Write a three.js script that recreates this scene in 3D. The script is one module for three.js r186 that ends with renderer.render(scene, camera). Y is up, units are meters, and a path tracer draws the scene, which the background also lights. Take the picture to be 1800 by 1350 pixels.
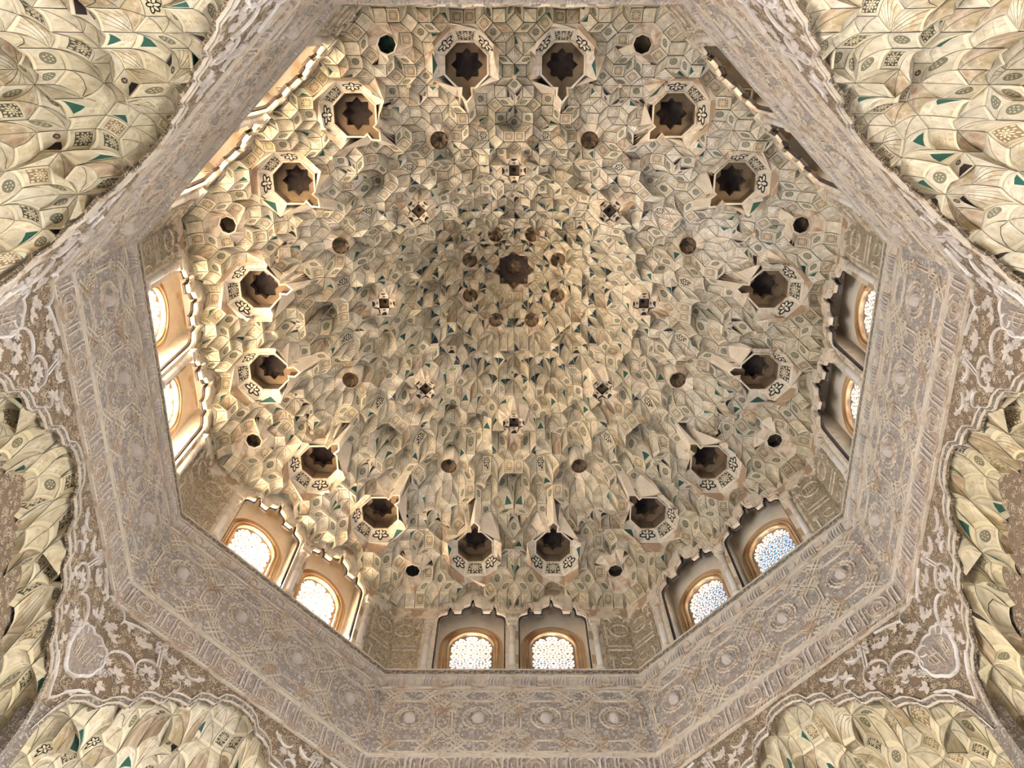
import * as THREE from 'three';
import { mergeGeometries } from 'three/addons/utils/BufferGeometryUtils.js';
import { Sky } from 'three/addons/objects/Sky.js';

// ------------------------------------------------------------------ camera, sky, sun, exposure
const RIM = 10.5, AP = 4.0, T8 = Math.tan(Math.PI / 8), HALF = AP * T8;      // sill of the drum windows, apothem of the octagon
const scene = new THREE.Scene();
const camera = new THREE.PerspectiveCamera(48.21, 4 / 3, 0.1, 300);
camera.position.set(0, RIM - 8.949, 3.534);
camera.up.set(0, 0.3619, 0.9322);
camera.lookAt(0, RIM - 8.949 + 0.9322, 3.534 - 0.3619);
const SUN = new THREE.Vector3(-0.55, 0.8, 0.05).normalize();
const sky = new Sky(); sky.name = 'sky'; sky.scale.setScalar(250);
sky.material.uniforms.turbidity.value = 3; sky.material.uniforms.rayleigh.value = 1.2;
sky.material.uniforms.mieCoefficient.value = 0.004; sky.material.uniforms.mieDirectionalG.value = 0.8;
sky.material.uniforms.sunPosition.value.copy(SUN);
scene.add(sky); scene.backgroundIntensity = scene.environmentIntensity = 0.05;
const sun = new THREE.DirectionalLight(0xfff6e8, 46.0);
sun.name = 'sun'; sun.position.copy(SUN).multiplyScalar(60).add(new THREE.Vector3(0, 8, 0)); sun.target.position.set(0, 8, 0);
sun.castShadow = true; sun.shadow.mapSize.set(4096, 4096);
Object.assign(sun.shadow.camera, { left: -16, right: 16, top: 16, bottom: -16, near: 1, far: 120 });
scene.add(sun, sun.target);
const renderer = new THREE.WebGLRenderer({ antialias: true });
renderer.toneMapping = THREE.LinearToneMapping;
renderer.toneMappingExposure = 25;
renderer.shadowMap.enabled = true;

// ------------------------------------------------------------------ helpers
function rngOf(seed) { let s = seed >>> 0; return () => { s = (s + 0x6d2b79f5) | 0; let t = Math.imul(s ^ (s >>> 15), 1 | s); t = (t + Math.imul(t ^ (t >>> 7), 61 | t)) ^ t; return ((t ^ (t >>> 14)) >>> 0) / 4294967296; }; }
const used = {};
function numbered(n) { const k = used[n] = (used[n] ?? -1) + 1; return k ? n + '_' + String(k).padStart(3, '0') : n; }
function top(o, name, label, category, { group, kind } = {}) {
  o.name = numbered(name); o.userData.label = label; o.userData.category = category;
  if (group) o.userData.group = group;
  if (kind) o.userData.kind = kind;
  scene.add(o); return o;
}
function part(name, geo, mat, parent) { const m = new THREE.Mesh(geo, mat); m.name = name; m.castShadow = m.receiveShadow = true; parent.add(m); return m; }
const V2 = (x, y) => new THREE.Vector2(x, y);
function flat(g) { return g.index ? g.toNonIndexed() : g; }
function merge(list) {
  const gs = list.map((g) => { const q = flat(g); for (const k of Object.keys(q.attributes)) if (!['position', 'normal', 'uv'].includes(k)) q.deleteAttribute(k); if (!q.attributes.uv) q.setAttribute('uv', new THREE.BufferAttribute(new Float32Array(q.attributes.position.count * 2), 2)); return q; });
  return mergeGeometries(gs);
}
function planarUV(g, s = 1, ox = 0, oy = 0) {                              // uv in metres over x, y (or z where the face looks up or sideways)
  const p = g.attributes.position, n = g.attributes.normal, uv = new Float32Array(p.count * 2);
  for (let i = 0; i < p.count; i++) {
    const ax = Math.abs(n.getX(i)), ay = Math.abs(n.getY(i)), az = Math.abs(n.getZ(i));
    let u = p.getX(i), v = p.getY(i);
    if (ax > az && ax > ay) u = p.getZ(i); else if (ay > az && ay > ax) v = p.getZ(i);
    uv[2 * i] = (u - ox) / s; uv[2 * i + 1] = (v - oy) / s;
  }
  g.setAttribute('uv', new THREE.BufferAttribute(uv, 2)); return g;
}
function box(x0, x1, y0, y1, z0, z1) { const g = new THREE.BoxGeometry(x1 - x0, y1 - y0, z1 - z0); g.translate((x0 + x1) / 2, (y0 + y1) / 2, (z0 + z1) / 2); return planarUV(g); }
function shapeOf(pts, holes = []) { const s = new THREE.Shape(pts.map((p) => V2(p[0], p[1]))); for (const h of holes) s.holes.push(new THREE.Path(h.map((p) => V2(p[0], p[1])))); return s; }
function slab(pts, holes, z0, z1, bevel = 0) {                             // an outline given thickness from z0 to z1
  const g = new THREE.ExtrudeGeometry(shapeOf(pts, holes), bevel ? { depth: z1 - z0 - 2 * bevel, bevelEnabled: true, bevelThickness: bevel, bevelSize: bevel, bevelOffset: -bevel, bevelSegments: 2, curveSegments: 8 } : { depth: z1 - z0, bevelEnabled: false, curveSegments: 8 });
  g.translate(0, 0, z0 + bevel); return planarUV(g);
}
// A moulded bar along a polyline in the x-y plane, standing proud from z0 by t; wider at its foot.
function bar(pts, w, z0, t, closed = false, round = false) {
  const n = pts.length, prof = round ? [[-1, 0], [-0.8, 0.6], [-0.3, 0.95], [0.3, 0.95], [0.8, 0.6], [1, 0]] : [[-1, 0], [-0.75, 1], [0.75, 1], [1, 0]];
  const pos = [], idx = [], k = prof.length;
  for (let i = 0; i < n; i++) {
    const a = pts[closed ? (i + n - 1) % n : Math.max(i - 1, 0)], b = pts[i], c = pts[closed ? (i + 1) % n : Math.min(i + 1, n - 1)];
    let d1 = [b[0] - a[0], b[1] - a[1]], d2 = [c[0] - b[0], c[1] - b[1]];
    const l1 = Math.hypot(...d1), l2 = Math.hypot(...d2);
    d1 = l1 ? d1.map((q) => q / l1) : d2.map((q) => q / l2); d2 = l2 ? d2.map((q) => q / l2) : d1;
    let nx = -(d1[1] + d2[1]), ny = d1[0] + d2[0]; const l = Math.hypot(nx, ny) || 1; nx /= l; ny /= l;
    const m = Math.min(1.8, 1 / Math.max(0.3, nx * -d1[1] + ny * d1[0]));
    for (const [s, h] of prof) pos.push(b[0] + nx * s * w / 2 * m, b[1] + ny * s * w / 2 * m, z0 + h * t);
  }
  for (let i = 0; i < (closed ? n : n - 1); i++) for (let j = 0; j < k - 1; j++) { const a = i * k + j, b = ((i + 1) % n) * k + j; idx.push(a, b, a + 1, a + 1, b, b + 1); }
  if (!closed) for (const e of [0, (n - 1) * k]) for (let j = 1; j < k - 1; j++) idx.push(e, ...(e ? [e + j, e + j + 1] : [e + j + 1, e + j]));
  const g = new THREE.BufferGeometry(); g.setAttribute('position', new THREE.Float32BufferAttribute(pos, 3)); g.setIndex(idx);
  for (let i = 0; i < idx.length; i += 3) [idx[i + 1], idx[i + 2]] = [idx[i + 2], idx[i + 1]];
  g.setIndex(idx);
  const q = g.toNonIndexed(); q.computeVertexNormals(); return planarUV(q);
}
const arc = (cx, cy, r, a0, a1, n = 16) => Array.from({ length: n + 1 }, (_, i) => { const a = (a0 + (a1 - a0) * i / n) * Math.PI / 180; return [cx + r * Math.cos(a), cy + r * Math.sin(a)]; });
const mirrorX = (pts) => pts.map(([x, y]) => [-x, y]);
const lerp = (a, b, t) => a + (b - a) * t, clamp = (x, a, b) => Math.min(b, Math.max(a, x));
function piece(table, x) { for (let i = 1; i < table.length; i++) if (x <= table[i][0]) return lerp(table[i - 1][1], table[i][1], (x - table[i - 1][0]) / (table[i][0] - table[i - 1][0])); return table[table.length - 1][1]; }

// ------------------------------------------------------------------ procedural surfaces
function noiseField(n, seed, octaves = 5, base = 4) {                      // tileable value noise, 0..1
  const out = new Float32Array(n * n); let amp = 1, sum = 0;
  for (let o = 0, f = base; o < octaves; o++, f *= 2, amp *= 0.55) {
    const r = rngOf(seed + o * 77), g = Float32Array.from({ length: f * f }, r); sum += amp;
    for (let y = 0; y < n; y++) for (let x = 0; x < n; x++) {
      const fx = x / n * f, fy = y / n * f, ix = fx | 0, iy = fy | 0, sx = (fx - ix) ** 2 * (3 - 2 * (fx - ix)), sy = (fy - iy) ** 2 * (3 - 2 * (fy - iy));
      const A = g[iy * f + ix], B = g[iy * f + (ix + 1) % f], C = g[((iy + 1) % f) * f + ix], D = g[((iy + 1) % f) * f + (ix + 1) % f];
      out[y * n + x] += amp * lerp(lerp(A, B, sx), lerp(C, D, sx), sy);
    }
  }
  for (let i = 0; i < out.length; i++) out[i] = clamp((out[i] / sum - 0.5) * 1.9 + 0.5, 0, 1);
  return out;
}
function tex(src, w, h, srgb) {
  const t = src.getContext ? new THREE.CanvasTexture(src) : new THREE.DataTexture(src, w, h);
  t.wrapS = t.wrapT = THREE.RepeatWrapping; t.magFilter = THREE.LinearFilter; t.minFilter = THREE.LinearMipmapLinearFilter; t.generateMipmaps = true;
  if (srgb) t.colorSpace = THREE.SRGBColorSpace;
  t.needsUpdate = true; return t;
}
const rgbCss = (c) => `rgb(${c.map((q) => Math.round(q)).join(',')})`;
function noiseColor(n, seed, c0, c1, spots) {                               // two tones mixed by noise, with sparse stains
  const f = noiseField(n, seed), g = noiseField(n, seed + 9, 4, 3), d = new Uint8Array(n * n * 4);
  for (let i = 0; i < n * n; i++) {
    const t = f[i], s = spots ? clamp((g[i] - 0.62) * 4, 0, 1) : 0;
    for (let k = 0; k < 3; k++) d[4 * i + k] = lerp(lerp(c0[k], c1[k], t), spots ? spots[k] : 0, s * 0.75);
    d[4 * i + 3] = 255;
  }
  return tex(d, n, n, true);
}
const grain = (() => { const n = 256, f = noiseField(n, 5, 6, 8), d = new Uint8Array(n * n * 4); for (let i = 0; i < n * n; i++) { d[4 * i] = d[4 * i + 1] = d[4 * i + 2] = f[i] * 255; d[4 * i + 3] = 255; } return tex(d, n, n); })();
const std = (o) => new THREE.MeshStandardMaterial({ roughness: 0.92, ...o });
function rep(t, s) { const q = t.clone(); q.repeat.set(s, s); q.needsUpdate = true; return q; }

const stuccoMap = noiseColor(512, 11, [186, 172, 150], [214, 202, 182], [150, 120, 90]);
const M = {};
M.stucco = std({ map: stuccoMap, bumpMap: grain, bumpScale: 0.004 });
M.pale = std({ map: rep(stuccoMap, 2), color: 0xffffff, bumpMap: rep(grain, 3), bumpScale: 0.002 });
M.white = std({ map: noiseColor(256, 21, [204, 198, 190], [224, 219, 211], [184, 170, 154]), bumpMap: grain, bumpScale: 0.002 });
M.ochre = std({ map: noiseColor(512, 31, [222, 204, 178], [238, 226, 206], [198, 158, 112]), bumpMap: grain, bumpScale: 0.003 });
M.wood = std({ map: noiseColor(256, 41, [176, 140, 100], [200, 168, 126], [146, 102, 62]), bumpMap: grain, bumpScale: 0.003 });
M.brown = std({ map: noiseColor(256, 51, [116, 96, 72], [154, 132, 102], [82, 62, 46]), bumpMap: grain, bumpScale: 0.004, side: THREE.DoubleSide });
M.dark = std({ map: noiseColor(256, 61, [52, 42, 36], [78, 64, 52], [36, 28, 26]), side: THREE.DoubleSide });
M.green = std({ map: noiseColor(256, 66, [58, 84, 66], [82, 110, 88], [48, 60, 48]), side: THREE.DoubleSide });
M.marble = std({ map: noiseColor(512, 71, [196, 196, 196], [222, 222, 222]), roughness: 0.6 });
M.ground = std({ map: noiseColor(512, 81, [78, 82, 90], [94, 98, 105]) });  // unseen ground, toned blue-grey to cool the light bounced into the hall
M.tile = std({ color: 0x9a6a4a });

// Carved scrollwork: light relief over a tinted ground. The same strokes give the height map.
function carved(w, h, seed, ground, relief, n, size, extra) {
  const C = document.createElement('canvas'), B = document.createElement('canvas'); C.width = B.width = w; C.height = B.height = h;
  const c = C.getContext('2d'), b = B.getContext('2d'), r = rngOf(seed);
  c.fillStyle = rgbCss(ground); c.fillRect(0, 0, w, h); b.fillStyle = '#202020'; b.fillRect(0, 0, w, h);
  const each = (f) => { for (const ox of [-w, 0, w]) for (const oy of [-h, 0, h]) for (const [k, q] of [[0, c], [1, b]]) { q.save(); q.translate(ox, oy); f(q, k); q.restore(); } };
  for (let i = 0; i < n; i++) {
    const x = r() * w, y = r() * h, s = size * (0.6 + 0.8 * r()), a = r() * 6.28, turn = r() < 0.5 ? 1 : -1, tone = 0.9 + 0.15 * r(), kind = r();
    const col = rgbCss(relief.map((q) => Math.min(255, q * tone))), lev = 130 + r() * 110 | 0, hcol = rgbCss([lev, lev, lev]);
    each((q, k) => {
      q.strokeStyle = q.fillStyle = k ? hcol : col; q.lineCap = 'round'; q.lineWidth = s * 0.2;
      q.translate(x, y); q.rotate(a); q.scale(1, turn);
      q.beginPath();
      if (kind < 0.6) { for (let j = 0; j <= 22; j++) { const t = j / 22, th = t * 7.5, rr = s * (1 - t * 0.82); q[j ? 'lineTo' : 'moveTo'](rr * Math.cos(th), rr * Math.sin(th)); } q.stroke(); q.beginPath(); q.arc(0, 0, s * 0.16, 0, 7); q.fill(); }
      else if (kind < 0.85) { for (const v of [-0.7, 0, 0.7]) { q.save(); q.rotate(v); q.beginPath(); q.ellipse(s * 0.55, 0, s * 0.5, s * 0.17, 0, 0, 7); q.fill(); q.restore(); } }
      else { for (let v = 0; v < 6; v++) { q.save(); q.rotate(v * 1.047); q.beginPath(); q.ellipse(s * 0.35, 0, s * 0.28, s * 0.13, 0, 0, 7); q.fill(); q.restore(); } }
    });
  }
  if (extra) extra(c, b, w, h, r);
  return { map: tex(C, w, h, true), bumpMap: tex(B, w, h) };
}
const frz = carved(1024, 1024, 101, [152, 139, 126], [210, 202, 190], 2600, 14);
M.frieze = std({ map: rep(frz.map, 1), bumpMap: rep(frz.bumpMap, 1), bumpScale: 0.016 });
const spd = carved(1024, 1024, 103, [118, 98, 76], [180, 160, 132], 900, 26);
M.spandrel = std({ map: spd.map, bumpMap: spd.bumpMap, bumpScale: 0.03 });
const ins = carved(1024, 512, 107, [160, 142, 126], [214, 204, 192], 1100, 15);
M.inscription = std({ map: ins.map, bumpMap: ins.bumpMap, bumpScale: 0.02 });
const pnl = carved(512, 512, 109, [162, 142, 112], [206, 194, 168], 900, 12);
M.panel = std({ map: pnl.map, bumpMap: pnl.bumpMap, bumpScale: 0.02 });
const dot = carved(256, 256, 113, [120, 108, 94], [212, 204, 192], 190, 9);
M.dotted = std({ map: rep(dot.map, 3), bumpMap: rep(dot.bumpMap, 3), bumpScale: 0.01 });

// Cell faces: what the plaster cells carry in paint and shallow carving. u = v is the groin from the low corner (0,0) to the high one.
const CELL = 256;
function cellTex(seed, draw, bump = 0.006) {
  const C = document.createElement('canvas'), B = document.createElement('canvas'); C.width = C.height = B.width = B.height = CELL;
  const c = C.getContext('2d'), b = B.getContext('2d'), r = rngOf(seed), f = noiseField(CELL, seed, 5, 3), g = noiseField(CELL, seed + 3, 4, 4);
  const im = c.createImageData(CELL, CELL);
  for (let i = 0; i < CELL * CELL; i++) { const t = f[i], s = clamp((g[i] - 0.6) * 3, 0, 1); const A = [198, 189, 172], D = [232, 226, 213], S = [184, 158, 124]; for (let k = 0; k < 3; k++) im.data[4 * i + k] = lerp(lerp(A[k], D[k], t), S[k], s * 0.6); im.data[4 * i + 3] = 255; }
  c.putImageData(im, 0, 0); b.fillStyle = '#a0a0a0'; b.fillRect(0, 0, CELL, CELL);
  draw(c, b, r);
  return std({ map: tex(C, CELL, CELL, true), bumpMap: tex(B, CELL, CELL), bumpScale: bump, vertexColors: true, side: THREE.DoubleSide });
}
const S = CELL, line = (c, pts, w, col) => { c.strokeStyle = col; c.lineWidth = w; c.lineCap = 'round'; c.beginPath(); pts.forEach((p, i) => c[i ? 'lineTo' : 'moveTo'](p[0] * S, (1 - p[1]) * S)); c.stroke(); };
const poly = (c, pts, col) => { c.fillStyle = col; c.beginPath(); pts.forEach((p, i) => c[i ? 'lineTo' : 'moveTo'](p[0] * S, (1 - p[1]) * S)); c.closePath(); c.fill(); };
function rosette(c, b, col, ground, petals, x, y, R, sq) {
  for (const [q, gcol, pcol] of [[c, ground, col], [b, '#303030', '#e0e0e0']]) {
    q.fillStyle = gcol; if (sq) q.fillRect((x - R) * S, (1 - y - R) * S, 2 * R * S, 2 * R * S); else { q.beginPath(); q.ellipse(x * S, (1 - y) * S, R * S, R * S * 0.95, 0, 0, 7); q.fill(); }
    q.fillStyle = pcol;
    for (let ring = 0; ring < (sq ? 2 : 1); ring++) for (let i = 0; i < petals; i++) { q.save(); q.translate(x * S, (1 - y) * S); q.rotate((i + ring * 0.5) / petals * 6.283); q.beginPath(); q.ellipse(R * S * (0.45 + 0.36 * ring), 0, R * S * (0.24 - 0.06 * ring), R * S * 0.13, 0, 0, 7); q.fill(); q.restore(); }
    if (sq) for (const [sx, sy] of [[1, 1], [1, -1], [-1, 1], [-1, -1]]) { q.beginPath(); q.arc((x + sx * R * 0.8) * S, (1 - y + sy * R * 0.8) * S, R * S * 0.16, 0, 7); q.fill(); }
    q.beginPath(); q.arc(x * S, (1 - y) * S, R * S * 0.2, 0, 7); q.fill();
  }
}
function palmette(c, b) {                                                   // white palmette outlined in near-black
  const dk = '#1d1a1c', lt = '#e6ddc8';
  for (const [q, A, D] of [[c, dk, lt], [b, '#404040', '#d0d0d0']]) {
    for (const [grow, col] of [[0.085, A], [0.012, D]]) {
      q.fillStyle = col;
      const e = (x, y, rx, ry, rot) => { q.beginPath(); q.ellipse(x * S, (1 - y) * S, (rx + grow) * S, (ry + grow) * S, rot, 0, 7); q.fill(); };
      e(0.5, 0.68, 0.055, 0.15, 0); e(0.34, 0.6, 0.05, 0.13, -0.7); e(0.66, 0.6, 0.05, 0.13, 0.7); e(0.29, 0.4, 0.05, 0.12, -1.6); e(0.71, 0.4, 0.05, 0.12, 1.6); e(0.5, 0.36, 0.05, 0.14, 0);
    }
    q.strokeStyle = A; q.lineWidth = 5; for (const dx of [-0.06, 0.06]) { q.beginPath(); q.moveTo((0.5 + dx) * S, 0.42 * S); q.lineTo((0.5 + dx * 2.4) * S, 0.68 * S); q.stroke(); }
  }
}
const groin = (c, b, col = '#4a4038') => { line(c, [[0.02, 0.02], [0.98, 0.98]], 6, col); line(b, [[0, 0], [1, 1]], 6, '#404040'); };
const edge = (c, b) => { for (const q of [c, b]) { q.strokeStyle = q === c ? '#efe6d2' : '#ffffff'; q.lineWidth = 9; q.strokeRect(5, 5, S - 10, S - 10); } };
const CM = {
  plain: cellTex(201, (c, b) => { groin(c, b); edge(c, b); }),
  ribbed: cellTex(203, (c, b) => { groin(c, b, '#3a332c'); for (const o of [0.34, 0.62]) { line(c, [[o, 0.0], [1, 0.96 - o * 0.4]], 4, '#5a4e42'); line(c, [[0.0, o], [0.96 - o * 0.4, 1]], 4, '#5a4e42'); line(b, [[o, 0.0], [1, 0.96 - o * 0.4]], 5, '#505050'); line(b, [[0.0, o], [0.96 - o * 0.4, 1]], 5, '#505050'); } edge(c, b); }),
  smooth: cellTex(205, (c, b) => { for (const o of [0.25, 0.5, 0.75]) line(c, [[0.04, o], [0.96, o]], 2, '#8a7c68'); edge(c, b); }),
  rosette: cellTex(207, (c, b) => { rosette(c, b, '#d9cfb8', '#5c5646', 8, 0.5, 0.5, 0.36, true); edge(c, b); }, 0.012),
  rosettePale: cellTex(209, (c, b) => { rosette(c, b, '#ddd2bc', '#9a8468', 8, 0.5, 0.5, 0.37, true); edge(c, b); }, 0.012),
  leaf: cellTex(211, (c, b) => { rosette(c, b, '#d8d0ba', '#847f6c', 6, 0.45, 0.45, 0.3, false); rosette(c, b, '#d8d0ba', '#6d7468', 5, 0.45, 0.45, 0.12, false); edge(c, b); }, 0.01),
  palmette: cellTex(213, (c, b) => { palmette(c, b); edge(c, b); }),
  teal: cellTex(215, (c, b) => { poly(c, [[0.04, 0.04], [0.86, 0.04], [0.5, 0.42]], '#2c5f56'); line(c, [[0.04, 0.04], [0.86, 0.04], [0.5, 0.42], [0.04, 0.04]], 5, '#e4dcc8'); edge(c, b); }),
  blue: cellTex(217, (c, b) => { poly(c, [[0.04, 0.04], [0.9, 0.04], [0.44, 0.42]], '#1d3040'); poly(c, [[0.04, 0.1], [0.36, 0.44], [0.04, 0.84]], '#274a50'); groin(c, b); edge(c, b); }),
  maroon: cellTex(219, (c, b) => { poly(c, [[0.05, 0.05], [0.95, 0.05], [0.7, 0.42], [0.4, 0.4]], '#2e1f1e'); rosette(c, b, '#cabfa8', '#4a302a', 5, 0.5, 0.72, 0.16, false); edge(c, b); }),
  stain: cellTex(221, (c, b, r) => { for (let i = 0; i < 60; i++) { c.fillStyle = `rgba(${124 + r() * 40},${98 + r() * 30},${66 + r() * 24},0.12)`; c.beginPath(); c.arc(r() * S, r() * S, 14 + r() * 40, 0, 7); c.fill(); } groin(c, b); }),
};
M.lath = std({ color: 0x4a3c2e, side: THREE.DoubleSide });

// ------------------------------------------------------------------ the eightfold tiling of squares and half-angle rhombs
const EDGE = 0.145, STEP = 0.16;
const E8 = [0, 1, 2, 3].map((k) => [Math.cos(k * Math.PI / 4), Math.sin(k * Math.PI / 4)]);
function tiling(a, rMax) {
  const N = Math.ceil(rMax / (2 * a)) + 2, tiles = [];
  for (let j = 0; j < 4; j++) for (let k = j + 1; k < 4; k++) {
    const [ax, ay] = E8[j], [bx, by] = E8[k], det = ax * by - ay * bx;
    for (let n = -N; n <= N; n++) for (let m = -N; m <= N; m++) {
      const p = n + 0.5, q = m + 0.5, x = (p * by - q * ay) / det, y = (ax * q - bx * p) / det;
      if (Math.hypot(x, y) * 2 * a > rMax + 2 * a) continue;
      const K = E8.map((e) => Math.round(x * e[0] + y * e[1])), at = [];
      for (const [dj, dk] of [[0, 0], [1, 0], [1, 1], [0, 1]]) {
        const L = K.slice(); L[j] = n + dj; L[k] = m + dk; let X = 0, Y = 0;
        for (let l = 0; l < 4; l++) { X += L[l] * E8[l][0]; Y += L[l] * E8[l][1]; }
        at.push([X * a, Y * a]);
      }
      if (det < 0) at.reverse();
      const cx = (at[0][0] + at[2][0]) / 2, cy = (at[0][1] + at[2][1]) / 2;
      if (Math.hypot(cx, cy) < rMax) tiles.push({ v: at, c: [cx, cy], square: k - j === 2 });
    }
  }
  return tiles;
}
const NG = 5, US = Array.from({ length: NG + 1 }, (_, i) => 1 - Math.cos(i / NG * Math.PI / 2)); US[NG] = 1;
const F = (t) => Math.sqrt(Math.max(0, 1 - (1 - t) ** 2));
const edgeH = (a, b, s) => (b >= a ? a + (b - a) * F(s) : b + (a - b) * F(1 - s));
// One plaster cell over a plan quad whose corners have heights lv; returns geometry and what kind of vault it is.
function cellGeometry(quad, lv, tint, rnd, inset = 0.035, back = 0.05) {
  const lo = Math.min(...lv), hi = Math.max(...lv), up = lv.map((q) => (q - lo) / (hi - lo || 1)), n1 = up.filter((q) => q > 0.5).length, clean = up.every((q) => q < 0.01 || q > 0.99);
  let type = hi - lo < 1e-6 ? 'flat' : !clean ? 'mixed' : n1 === 1 ? 'niche' : n1 === 3 ? 'fan' : up[0] === up[2] ? 'saddle' : 'barrel', s = 0;
  if (type === 'niche') s = (up.findIndex((q) => q > 0.5) + 2) % 4;
  else if (type === 'fan') s = up.findIndex((q) => q < 0.5);
  else if (type === 'saddle') s = up.findIndex((q) => q < 0.5);
  else if (type === 'barrel') s = [0, 1, 2, 3].find((i) => up[i] < 0.5 && up[(i + 3) % 4] < 0.5);
  else s = lv.indexOf(lo);
  const Q = [0, 1, 2, 3].map((i) => quad[(s + i) % 4]), Lv = [0, 1, 2, 3].map((i) => lv[(s + i) % 4]);
  const D = hi - lo, sag = type === 'flat' ? 0.03 : 0;
  const height = (u, v) => {
    switch (type) {
      case 'niche': return lo + D * F(Math.min(u, v));
      case 'fan': return lo + D * F(Math.max(u, v));
      case 'saddle': return lo + D * F(Math.abs(u - v));
      case 'barrel': return lo + D * F(u);
      case 'flat': return lo + sag * F(1 - 2 * Math.max(Math.abs(u - 0.5), Math.abs(v - 0.5)));
      default: {
        const [A, B, C, E] = Lv, c0 = edgeH(A, B, u), c1 = edgeH(E, C, u), d0 = edgeH(A, E, v), d1 = edgeH(B, C, v);
        return (1 - v) * c0 + v * c1 + (1 - u) * d0 + u * d1 - ((1 - u) * (1 - v) * A + u * (1 - v) * B + u * v * C + (1 - u) * v * E);
      }
    }
  };
  const ins = (t) => inset + t * (1 - 2 * inset);
  const P = (u, v) => { const a = ins(u), b = ins(v); return [0, 1].map((k) => (1 - a) * (1 - b) * Q[0][k] + a * (1 - b) * Q[1][k] + a * b * Q[2][k] + (1 - a) * b * Q[3][k]); };
  const pos = [], uv = [], idx = [];
  const put = (u, v, dy = 0) => { const [x, z] = P(u, v); pos.push(x, height(u, v) + dy, z); uv.push(u, v); return pos.length / 3 - 1; };
  const sharp = type === 'niche' || type === 'fan' || type === 'saddle';
  for (const half of sharp ? [0, 1] : [2]) {
    const id = (i, j) => ids[i][j], ids = US.map((u, i) => US.map((v, j) => (half === 2 || (half ? j >= i : j <= i)) ? put(u, v) : -1));
    for (let i = 0; i < NG; i++) for (let j = 0; j < NG; j++) {
      const a = id(i, j), b = id(i + 1, j), c = id(i + 1, j + 1), d = id(i, j + 1);
      if (a >= 0 && b >= 0 && c >= 0) idx.push(a, b, c);
      if (a >= 0 && c >= 0 && d >= 0) idx.push(a, c, d);
    }
  }
  const around = [...US.map((u) => [u, 0]), ...US.map((v) => [1, v]), ...US.map((u) => [1 - u, 1]), ...US.map((v) => [0, 1 - v])];
  for (let i = 0; i + 1 < around.length; i++) {
    const [u0, v0] = around[i], [u1, v1] = around[i + 1]; if (u0 === u1 && v0 === v1) continue;
    const a = put(u0, v0), b = put(u1, v1), c = put(u1, v1, back), d = put(u0, v0, back); idx.push(a, c, b, a, d, c);
  }
  const col = new Float32Array(pos.length); for (let i = 0; i < pos.length; i += 3) for (let k = 0; k < 3; k++) col[i + k] = tint[k];
  const g = new THREE.BufferGeometry();
  g.setAttribute('position', new THREE.Float32BufferAttribute(pos, 3)); g.setAttribute('uv', new THREE.Float32BufferAttribute(uv, 2)); g.setAttribute('color', new THREE.BufferAttribute(col, 3)); g.setIndex(idx);
  g.computeVertexNormals();
  return { g, type, low: lo };
}
const fold = (x, y) => { const r = Math.hypot(x, y), p = Math.PI / 4; let a = Math.atan2(y, x) % p; if (a < 0) a += p; if (a > p / 2) a = p - a; return [r, a]; };
function hash(a, b, c = 0) { let h = Math.imul(Math.round(a * 50) + 7919, 374761393) ^ Math.imul(Math.round(b * 50) + 104729, 668265263) ^ Math.imul(c + 17, 2246822519); h = Math.imul(h ^ (h >>> 13), 1274126177); return ((h ^ (h >>> 16)) >>> 0) / 4294967296; }
function dress(type, square, r, q, q2) {                                   // which face a cell carries; most paint is left near the star, extra dark faces dim the crown
  const k = r < 1.7 ? 'blue' : r < 2.6 ? 'teal' : q2 < 0.45 ? 'teal' : 'ribbed';
  if (r < 1.0 && q2 < 0.34) return type === 'fan' || type === 'niche' ? (q < 0.5 ? 'maroon' : 'blue') : 'blue';
  if (type === 'flat') return square ? (q < 0.4 ? 'rosette' : q < 0.75 ? 'rosettePale' : 'maroon') : 'leaf';
  if (type === 'barrel') return square ? (q < 0.38 ? 'rosettePale' : q < 0.58 ? 'rosette' : q < 0.68 ? 'palmette' : q < 0.86 ? k : 'smooth') : (q < 0.35 ? k : q < 0.6 ? 'leaf' : 'ribbed');
  if (type === 'niche') return q < 0.42 ? 'ribbed' : q < 0.72 ? 'plain' : q < 0.84 ? k : q < 0.9 ? 'maroon' : 'leaf';
  if (type === 'fan') return q < 0.26 ? 'plain' : q < 0.64 ? 'ribbed' : q < 0.78 ? (r < 2.6 ? 'blue' : k) : q < 0.92 ? 'leaf' : 'maroon';
  if (type === 'saddle') return q < 0.45 ? 'plain' : q < 0.65 ? k : q < 0.75 ? 'blue' : 'leaf';
  return q < 0.2 ? 'smooth' : q < 0.5 ? 'ribbed' : q < 0.66 ? 'leaf' : q < 0.8 ? k : 'rosettePale';
}
const PATCH = noiseField(128, 303, 3, 4);                                    // patches of old honey-coloured plaster and paler repairs, apart from the crown's painted dimness
const tintOf = (rnd, x, z, warm = 0) => { const n = PATCH[((z * 11 + 64) & 127) * 128 + ((x * 11 + 64) & 127)], p = clamp((n - 0.5) * 1.6 + 0.5, 0, 1) * clamp(Math.hypot(x, z) - 0.9 + n * 0.8, 0.1, 1), v = 0.54 + 0.22 * p + 0.16 * rnd(), w = warm + 0.07 * (1 - p) + 0.04 * (rnd() - 0.5); return [v * (1 + w * 0.6), v, v * (0.98 - 1.5 * w)]; };  // old brown plaster at the centre, darkened further to paint in its dimness
const PARTNAME = { plain: 'groined_cell', ribbed: 'ribbed_cell', smooth: 'smooth_cell', rosette: 'rosette_panel', rosettePale: 'pale_rosette_panel', leaf: 'leaf_cell', palmette: 'palmette_panel', teal: 'teal_painted_cell', blue: 'blue_painted_cell', maroon: 'dark_painted_cell', stain: 'stained_cell' };
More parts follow.
